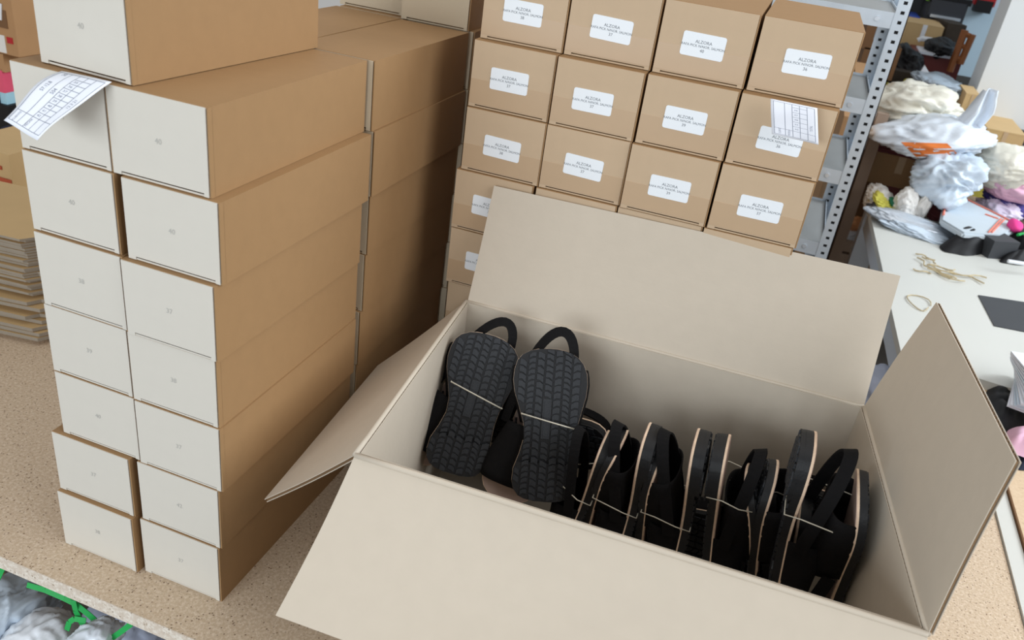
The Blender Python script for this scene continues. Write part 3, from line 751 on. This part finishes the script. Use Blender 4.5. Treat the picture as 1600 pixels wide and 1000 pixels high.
lump('paper_bag', 1432, 168, 66, 30, 'cream_bag', 'large crumpled cream bag behind the carrier bag', seed=3, crum=.32, Y=2.85, yd=.18)
lump('grey_plastic_bag', 1468, 132, 44, 12, 'grey_bag', 'greyish translucent bag lying behind the cream bag', seed=4, crum=.3, Y=3.3, yd=.2)
cb = lump('carrier_bag', 1455, 213, 84, 30, 'plastic_bag', 'white carrier bag with an orange printed patch', seed=5, crum=.22, rot=-.18, Y=2.6, yd=.16)
hb = MB(); pA, pB, pC = at(1500, 208, 1, 2.58), at(1530, 175, 1, 2.58), at(1548, 140, 1, 2.6)
def hnd(u, v):
    c_ = pA.lerp(pB, min(1, v*2)) if v < .5 else pB.lerp(pC, v*2-1); return c_+RT*((u-.5)*(.12-.07*v))+Vector((0, .03*math.sin(u*9+v*3), 0))
hb.grid(hnd, 8, 12, 0, .004); hb.smooth = True; h_ = hb.build('handle', 'plastic_bag'); h_.parent = cb; h_.matrix_parent_inverse = Matrix.Translation(-cb.location)
def patch(o, pts, Y, m, nm='print'):
    mb = MB(); P = [at(x, y, 1, Y) for x, y in pts]
    # drape the print on the bag: push each subdivided point onto the mesh from the front
    from mathutils.bvhtree import BVHTree
    me = o.data; bv = BVHTree.FromPolygons([v.co+o.location for v in me.vertices], [tuple(p.vertices) for p in me.polygons])
    def f(u, v):
        p = (P[0].lerp(P[1], u)).lerp(P[3].lerp(P[2], u), v); d = (p-CAM).normalized(); h = bv.ray_cast(CAM, d)
        return h[0]-d*.003 if h[0] else p
    mb.grid(f, 16, 8); mb.smooth = True; q = mb.build(nm, m); q.parent = o; q.matrix_parent_inverse = Matrix.Translation(-o.location); return q
patch(cb, [(1408, 222), (1480, 224), (1500, 244), (1434, 248)], 2.5, 'orange_print')
lump('tissue_bag', 1480, 280, 50, 36, 'blue_bag', 'light blue-white crumpled bag in the middle of the textile heap', seed=8, crum=.3, zb=.12, yd=.13)
cm = lump('cream_garment', 1570, 258, 46, 30, 'cream_bag', 'cream garment lying over the pink one at the right edge', 'clothing', seed=9, crum=.2, zb=.17, yd=.13, rot=-.1)
lump('pink_garment', 1580, 288, 48, 22, 'pink', 'folded pale pink garment in clear bag at the right edge', 'clothing', seed=10, crum=.15, zb=.12, yd=.12, rot=.15)
lump('purple_cloth', 1572, 318, 34, 12, 'purple', 'purple cloth under the pink garment', 'cloth', seed=11, crum=.3, zb=.06, rot=.3, yd=.08)
lump('lilac_cloth', 1562, 328, 32, 18, 'lilac', 'white and lilac patterned cloth beneath the purple one', 'cloth', seed=12, crum=.35, rot=.2, yd=.08)
lump('maroon_cloth', 1474, 330, 30, 16, 'maroon', 'maroon cloth wedged between the tissue bag and grey garment', 'cloth', seed=13, crum=.3, yd=.1)
lump('white_shoe_cover', 1412, 322, 18, 26, 'cloth_white', 'upright white cloth bundle left of the maroon cloth', 'cloth', seed=14, crum=.2, yd=.06)
lump('white_shoe_cover', 1438, 322, 12, 28, 'cloth_white', 'narrow white cloth bundle touching the maroon cloth', 'cloth', seed=15, crum=.2, yd=.05, rot=.2)
lump('yellow_cloth', 1382, 322, 24, 12, 'yellow', 'yellow and green cloth at the left end of the heap', 'cloth', seed=16, crum=.3, zb=.04, rot=.35, yd=.08)
lump('green_cloth', 1396, 316, 10, 5, 'green_dark', 'small dark green cloth tip on the yellow cloth', 'cloth', seed=17, crum=.2, zb=.07, rot=.5, yd=.04, sub=3)
lump('white_sheet_roll', 1374, 312, 26, 18, 'cloth_white', 'white cloth draped over the far corner of the white table', 'cloth', seed=18, crum=.3, yd=.1, rot=.4)
lump('grey_cloth', 1382, 336, 26, 9, 'charcoal', 'grey cloth under the yellow one', 'cloth', seed=19, crum=.3, rot=.3, yd=.06, sub=4)
rl_ = lump('foil_roll', 1428, 352, 78, 12, 'silver', 'long shiny silver plastic roll at the front of the heap', 'roll', seed=20, crum=.12, rot=.13, yd=.05, freq=3)
lump('blue_film', 1440, 366, 60, 8, 'blue_bag', 'pale blue plastic film under the silver roll', 'film', seed=21, crum=.3, rot=.13, yd=.05)
# grey folded garment with coral trim
gc = [(1470, 330), (1505, 318), (1590, 364), (1560, 378), (1502, 374), (1466, 352)]
P = [at(x, y, 2, .07) for x, y in gc]
fg = empty('folded_garment', P[0], 'light grey folded garment with coral piping in front of the maroon cloth', 'clothing')
mb = MB(); mb.prism([p-P[0] for p in P], (0, 0, .022)); me = mb.mesh('cloth_body', 'cloth_grey'); bevelled(me, .006, 2); inst(me, 'body', fg)
def off(a): return a-P[0]+Vector((0, 0, .024))
for a, b in (((1508, 322), (1588, 362)), ((1540, 374), (1560, 352)), ((1545, 374), (1565, 353)), ((1535, 345), (1555, 352))):
    mb = MB(); mb.tube([off(at(*a, 2, .07)), off(at(*b, 2, .07))], .0028, 5); mb.build('piping', 'coral', fg)
mb = MB(); mb.tube([off(at(1470, 346, 2, .07)), off(at(1473, 331, 2, .07)), off(at(1500, 321, 2, .07))], .004, 6); mb.build('piping', 'coral', fg, label='thick coral border')
lump('pink_tag', 1586, 353, 11, 9, 'hot_pink', 'hot pink cloth scrap at the right end of the heap', 'cloth', seed=23, crum=.1, zb=.09, yd=.04, sub=3)
mb = MB(); p0, p1 = at(1590, 367, 2, .09), at(1640, 362, 2, .09); mb.tube([p0, p0.lerp(p1, .5)+Vector((0, 0, .004)), p1], .005, 6); mb.build('green_ribbon', 'green', label='bright green ribbon at the right edge of the heap', cat='ribbon')
crate_box('dark_tin', 1540, 378, 1586, 405, at(1563, 405, 2, ZW).y, .10, 'charcoal', 'dark grey box at the near edge of the heap', 'box', rz=.5, seams=False)
crate_box('dark_tin', 1588, 372, 1625, 400, at(1606, 400, 2, ZW).y, .12, 'black', 'black box cut off by the right edge', 'box', rz=.2, seams=False)
cloth('black_fabric', 1520, 386, 46, 12, ZW+.001, .06, 'black', 'black fabric lying under the grey garment', seed=31)
cloth('navy_fabric', 1505, 386, 24, 7, ZW+.002, .04, 'navy', 'dark navy fabric peeking out under the grey garment', seed=32)
cloth('black_fabric', 1600, 405, 40, 9, ZW+.001, .05, 'black', 'black fabric in front of the dark box at the right edge', seed=33)
mb = MB(); mb.tube([at(1575, 408, 2, .07), at(1600, 412, 2, .07), at(1630, 414, 2, .07)], .006, 6); mb.build('white_bar', 'white_plastic', label='thin white plastic bar on black fabric at the right edge', cat='bar')

lump('blue_sack', 1372, 618, 36, 40, 'pale_sack', 'blue-grey sack glimpsed in the gap between the carton flaps', 'sack', seed=45, crum=.12, Y=1.35, yd=.1)
# brown pallet-like rack standing behind the shelf post, with boxes and an orange bag
PL = empty('wooden_rack', (0, 0, 0), 'grey-brown wooden rack between the steel post and the white table', 'rack')
for (xa, ya, xb2, yb2) in ((1380, 178, 1303, 410), ):
    YR = 2.66; a = at(xa, ya, 1, YR); b = at(xb2, yb2, 1, YR)
    xm = (a.x+b.x)/2; MB().box(xm-.02, xm+.02, YR, YR+.04, FZ, a.z).build('upright', 'pallet', PL); MB().box(xm+.40, xm+.46, YR, YR+.04, FZ, -.1).build('upright', 'pallet', PL)
    for zz in (at(1330, 388, 1, YR).z, at(1330, 408, 1, YR).z, at(1330, 430, 1, YR).z): MB().box(xm+.02, xm+.4, YR+.005, YR+.035, zz-.02, zz+.02).build('slat', 'pallet', PL)
crate_box('carton', 1338, 262, 1372, 330, 2.85, .3, 'kraft_dark', 'grey-brown carton between the steel post and the white table', 'box', ground=FZ)
crate_box('carton', 1280, 262, 1310, 330, 2.3, .3, 'kraft', 'brown carton seen low between the labelled boxes and the steel post', 'box', ground=FZ)
crate_box('carton', 1296, 190, 1328, 260, 2.5, .3, 'kraft_warm', 'orange-brown carton left of the steel post at tub height', 'box', ground=FZ)
crate_box('carton', 1314, 122, 1332, 188, 2.9, .3, 'kraft_warm', 'small orange-brown carton peeking past the top labelled box', 'box', ground=FZ)
lump('orange_bag', 1338, 345, 20, 18, 'orange', 'orange paper bag beside the white table leg', seed=40, crum=.15, Y=2.9, yd=.08)
lump('white_bundle', 1330, 372, 16, 14, 'plastic_bag', 'white bundle under the orange bag', 'bundle', seed=41, crum=.2, Y=2.85, yd=.08)

# ------------------------------------------------------------------ far corner of the workshop
YFAR = 4.6
cab, cw_, ch_ = crate_box('drawer_cabinet', 1436, 6, 1492, 58, YFAR, .4, 'charcoal', 'dark drawer cabinet with a pale bar handle by the blue wall', 'cabinet', seams=False)
MB().box(-cw_/2-.01, cw_/2+.01, -.012, .41, ch_-.02, ch_+.01).build('top', 'black', cab)
MB().box(-cw_*.45, cw_*.45, -.014, 0, ch_*.52, ch_*.94).build('drawer', 'dark_trim', cab); MB().box(-cw_*.45, cw_*.45, -.014, 0, ch_*.06, ch_*.46).build('drawer', 'dark_trim', cab)
MB().box(-cw_*.38, cw_*.4, -.04, -.014, ch_*.50, ch_*.57).build('bar_handle', 'silver', cab)
crate_box('green_box', 1448, -10, 1472, 3, YFAR, .3, 'lime', 'lime green box on the drawer cabinet', 'box', seams=False)
crate_box('blue_tub', 1412, 28, 1432, 42, YFAR-.1, .3, 'blue', 'blue tub left of the drawer cabinet', 'tub', seams=False)
crate_box('carton', 1404, 44, 1458, 84, 4.2, .35, 'tan_card', 'tan carton with a white tape strip in front of the cabinet', 'box', tapes='white_plastic')
mb = MB(); mb.tube([at(1434, 63, 1, 4.1), at(1440, 60, 1, 4.1), at(1475, 66, 1, 4.1)], .012, 8); mb.build('fluorescent_tube', 'white_plastic', label='white tube lying across the tan carton', cat='tube')
crate_box('suitcase', 1464, 44, 1492, 90, 4.35, .3, 'olive', 'dark brown case leaning beside the wooden chair', 'case', rz=.2, seams=False)
# wooden ladder-back chair
ch0 = at(1478, 118, 1, 3.9); s = depth(ch0)/FPX
WC = empty('wooden_chair', ch0, 'reddish wooden ladder-back chair by the blue wall', 'chair')
def bar_(name, a, b, wd, m, parent, dp=None):
    A, B = at(*a, 1, 3.9)-ch0, at(*b, 1, 3.9)-ch0; mb = MB(); mb.tube([A, B], wd, 6); return mb.build(name, m, parent)
bar_('back_post', (1508, 47), (1484, 112), .016, 'wood', WC); bar_('back_post', (1520, 54), (1500, 100), .016, 'wood', WC)
for a, b in (((1506, 52), (1518, 58)), ((1499, 70), (1512, 76)), ((1492, 90), (1503, 94))): bar_('rung', a, b, .013, 'wood', WC)
crate_box('red_bench', 1424, 88, 1496, 104, 3.95, .4, 'red_wood', 'red-brown wooden bench with papers on it', 'bench', seams=False, ground=FZ)
mb = MB(); p = at(1460, 88, 1, 3.93); mb.box(p.x-.07, p.x+.07, p.y, p.y+.2, p.z, p.z+.012); mb.build('paper_stack', 'paper', label='white papers lying on the red-brown bench', cat='paper')
lump('black_sack', 1412, 98, 26, 24, 'black', 'black sack between the steel post and the bench', 'sack', seed=50, crum=.25, Y=3.8, yd=.2)
lump('black_sack', 1468, 76, 22, 14, 'black', 'black sack lying on the red-brown bench', 'sack', seed=51, crum=.25, Y=4.05, yd=.15)
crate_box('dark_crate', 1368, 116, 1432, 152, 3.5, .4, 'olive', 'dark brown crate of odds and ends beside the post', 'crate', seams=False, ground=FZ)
for i in range(7):
    p = at(1382+r2.uniform(0, 44), 118+r2.uniform(0, 22), 1, 3.49)
    mb = MB(); mb.tube([p, p+Vector((0, -.015, 0))], .012, 8); mb.build('yellow_reel', 'yellow', label='small yellow reel in the dark crate', cat='reel', group='yellow reels in the dark crate')
mb = MB(); mb.prism([at(1445, 102, 1, 3.4), at(1457, 122, 1, 3.4), at(1432, 122, 1, 3.4)], (0, .02, 0)); mb.build('white_bracket', 'white_plastic', label='white triangular piece standing in front of the bench', cat='bracket')
lump('red_rag', 1410, 157, 8, 6, 'red', 'small red rag at the left of the cream bag', 'rag', seed=52, crum=.2, Y=3.1, yd=.06, sub=3)
rc, a_, b_ = crate_box('wall_reel', 1522, -12, 1552, 9, 5.5, .1, 'red', 'red and black device mounted on the blue wall', 'device', seams=False)
MB().box(-a_*.4, a_*.4, -.02, .08, -.04, .03).build('base', 'black', rc)
crate_box('storage_case', 1398, -12, 1434, 24, 4.9, .3, 'charcoal', 'slate case behind the top of the steel post', 'case', seams=False)
crate_box('storage_case', 1372, -20, 1400, 10, 4.7, .3, 'black', 'black case left of the steel post top', 'case', seams=False)
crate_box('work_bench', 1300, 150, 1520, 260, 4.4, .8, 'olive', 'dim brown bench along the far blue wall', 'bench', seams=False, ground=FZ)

# ------------------------------------------------------------------ left edge: cartons and flattened cardboard
def flat_stack(name, x0, x1, y0, y1, z0, n, t, label, group, rz=0., m='tan_card', jx=.012):
    rr = random.Random(int(z0*1000)+n)
    for i in range(n):
        o = MB(); w_, l_ = (x1-x0), (y1-y0)
        tab = .25+.05*(i % 3)
        pts = [(-w_/2, -l_/2, 0), (w_/2-.05, -l_/2, 0), (w_/2-.035, -l_/2+.02, 0), (w_/2, -l_/2+.025, 0), (w_/2, l_/2*.2, 0), (w_/2-.02, l_/2*.28, 0), (w_/2-.02, l_/2, 0), (-w_/2, l_/2, 0)]
        o.prism(pts, (0, 0, t*.8)); o.m[2:] = [1]*(len(o.m)-2); q = o.build(name, [m, 'flat_edge'], label=label % ('topmost' if i == n-1 else ORD[i]+(' lowest' if i else '')), cat='cardboard', group=group)
        q.location = ((x0+x1)/2+rr.uniform(-jx, jx), (y0+y1)/2+rr.uniform(-jx, jx), z0+i*t); q.rotation_euler.z = rz+rr.uniform(-.03, .03)
c_ = at(68, 560, 2, 0)
flat_stack('flattened_box', c_.x-.42, c_.x-.02, c_.y+.02, c_.y+.26, .0005, 9, .009, '%s flattened brown box of the loose pile at the left edge', 'loose flattened boxes', .16, 'tan_card', .018)
flat_stack('flattened_box', c_.x-.46, c_.x-.03, c_.y+.03, c_.y+.24, .085, 22, .0055, '%s flattened tan box of the neat pile at the left edge', 'neat pile of flattened boxes', .12, 'tan_card', .004)
LT = empty('left_table', (0, 0, 0), 'low table behind the flattened boxes, carrying crates at the left edge', 'table')
MB().box(-2.1, -1.1, 1.002, 1.4, -.022, 0).build('tabletop', 'chipboard', LT)
for x in (-2.05, -1.15): MB().box(x-.03, x+.03, 1.3, 1.36, FZ, -.022).build('leg', 'white_paint', LT)
o, a_, b_ = crate_box('printed_carton', -60, 236, 42, 342, .80, .28, 'tan_card', 'tan carton with red print behind the flattened boxes', 'box', seams=False)
MB().box(a_*.08, a_/2-.004, -.0012, .0, b_*.02, b_*.55).build('shaded_opening', 'kraft_dark', o); MB().box(a_*.2, a_/2-.002, -.0025, -.0012, b_*.56, b_*.66).build('print', 'print_red', o)  # dark slab on a closed face: shade of an open inside put into colour
m2 = MB()
for k, (u, v) in enumerate(((.14, .86), (.20, .80), (.25, .87), (.30, .80))): m2.box(a_*(u-.02), a_*(u+.04), -.0024, -.0002, b_*(v-.03), b_*(v+.02))
m2.build('print', 'print_red', o); MB().box(-a_*.02, a_*.10, -.0026, -.0002, b_*.58, b_*.66).build('sticker', 'label_paper', o)
crate_box('black_crate', -60, 162, 36, 240, 1.10, .15, 'black', 'black crate holding colourful bits at the left edge', 'crate', seams=False)
for k, (u, v, m) in enumerate(((8, 214, 'red'), (18, 220, 'cream_bag'), (3, 222, 'yellow'), (14, 205, 'navy'))): lump('small_packet', u, v, 8, 8, m, '%s packet in front of the black crate at the left edge' % ['red', 'cream', 'yellow', 'dark blue'][k], 'packet', seed=60+k, crum=.15, Y=1.05, yd=.03, sub=3)
o, a_, b_ = crate_box('pink_blue_box', -60, 106, 21, 161, 1.11, .14, 'lightblue_card', 'pink and light blue printed box at the left edge', 'box', seams=False)
MB().box(-a_/2-.001, a_/2+.001, -.002, .141, b_*.40, b_*.97).build('pink_sleeve', 'pink_card', o)
MB().box(a_*.32, a_*.35, -.003, -.0005, 0, b_*.40).build('dark_stripe', 'navy', o)
MB().box(a_*.1, a_*.3, -.003, -.001, b_*.8, b_*.86).build('print', 'label_paper', o)
crate_box('carton', -60, 80, 17, 106, 1.11, .14, 'kraft_warm', 'brown carton at the left edge, under the taped parcel', 'box', seams=False)
o, a_, b_ = crate_box('taped_parcel', -70, 2, 42, 79, 1.11, .14, 'kraft_warm', 'brown parcel with torn white paper and red sticker at the top left', 'box', seams=False)
MB().box(a_*.33, a_*.43, -.002, 0, b_*.22, b_*.33).build('sticker', 'red', o); MB().box(-a_*.2, a_*.29, -.0016, 0, b_*.02, b_*.34).build('torn_paper', 'cloth_white', o)
MB().box(-a_*.2, a_*.38, -.0016, 0, b_*.48, b_*.80).build('tape_strip', 'kraft_dark', o); MB().box(a_*.12, a_*.2, -.004, -.0016, b_*.68, b_*.98, 0, Matrix.Rotation(.2, 4, 'Y')).build('white_flap', 'white_plastic', o)
lump('violet_bag', 58, 44, 22, 46, 'violet_bag', 'blue-violet plastic bag between the parcel and the top shoe box', seed=70, crum=.3, Y=1.35, yd=.1)

# ------------------------------------------------------------------ under the table edge: open carton with plastic bags and green straps
BC = empty('scrap_carton', (0, 0, 0), 'open carton of plastic scraps on the floor under the table edge', 'box')
pa = at(-10, 890, 1, .13); pb_ = at(150, 1008, 2, pa.z)
dd = (pb_-pa).normalized(); nn = Vector((-dd.y, dd.x, 0))
nn = nn if nn.y > 0 else -nn
for sgn_, nm in ((0, 'carton_wall'), (-.42, 'carton_wall')):
    q0 = pa-dd*.2+nn*sgn_; q1 = pa+dd*.45+nn*sgn_; MB().prism([q0, q1, q1-Vector((0, 0, .55)), q0-Vector((0, 0, .55))], nn*.006).build(nm, 'kraft', BC)
for e_ in (-.2, .45):
    q0 = pa+dd*e_-nn*.414; q1 = pa+dd*e_; MB().prism([q0, q1, q1-Vector((0, 0, .55)), q0-Vector((0, 0, .55))], dd*.006).build('carton_wall', 'kraft', BC)
lump('plastic_scrap', 4, 955, 36, 42, 'blue_bag', 'light blue plastic scrap filling the left of the carton below the table', seed=80, crum=.3, Y=-.05, yd=.07, group='plastic scraps below the table')
lump('plastic_scrap', 70, 1010, 60, 38, 'white_plastic', 'white crumpled film in the carton below the table', seed=81, crum=.25, Y=-.06, yd=.06, group='plastic scraps below the table')
lump('plastic_scrap', 50, 955, 26, 22, 'grey_bag', 'greyish clear film between the white and light blue scraps', seed=82, crum=.3, Y=.0, yd=.05, group='plastic scraps below the table')
lump('plastic_scrap', 150, 1000, 34, 26, 'plastic_bag', 'small white film scrap with a dark print below the table', seed=83, crum=.25, Y=-.06, yd=.04, group='plastic scraps below the table')
lump('grey_blue_sack', 205, 985, 74, 60, 'pale_sack', 'pale grey-blue sack standing behind the scrap carton', 'sack', seed=84, crum=.12, Y=.16, yd=.08)
def strap(pts, Y, label):
    P = [at(x, y, 1, Y+.003*i) for i, (x, y) in enumerate(pts)]; mb = MB()
    for i in range(len(P)-1):
        t = (P[i+1]-P[i]).normalized(); n_ = t.cross(FW).normalized()*.0038; a, b = P[i], P[i+1]
        mb.prism([a+n_, b+n_, b-n_, a-n_], FW*.0012)
    mb.build('green_strap', 'green', label=label, cat='strap', group='green straps below the table')
strap([(42, 914), (70, 922), (100, 935), (118, 944), (140, 962), (165, 985), (185, 1004)], -.052, 'long green packing strap running down below the table edge')
strap([(114, 938), (118, 955), (128, 975), (134, 990)], -.048, 'short green strap crossing the long one below the table')
strap([(104, 985), (108, 972), (116, 967), (134, 970)], -.055, 'curled green strap end over the carton below the table')
strap([(165, 1004), (185, 990), (205, 975)], -.055, 'green strap end pointing to the table edge at the bottom')
strap([(-4, 905), (0, 896), (4, 888)], -.05, 'bit of green strap at the extreme left below the table')
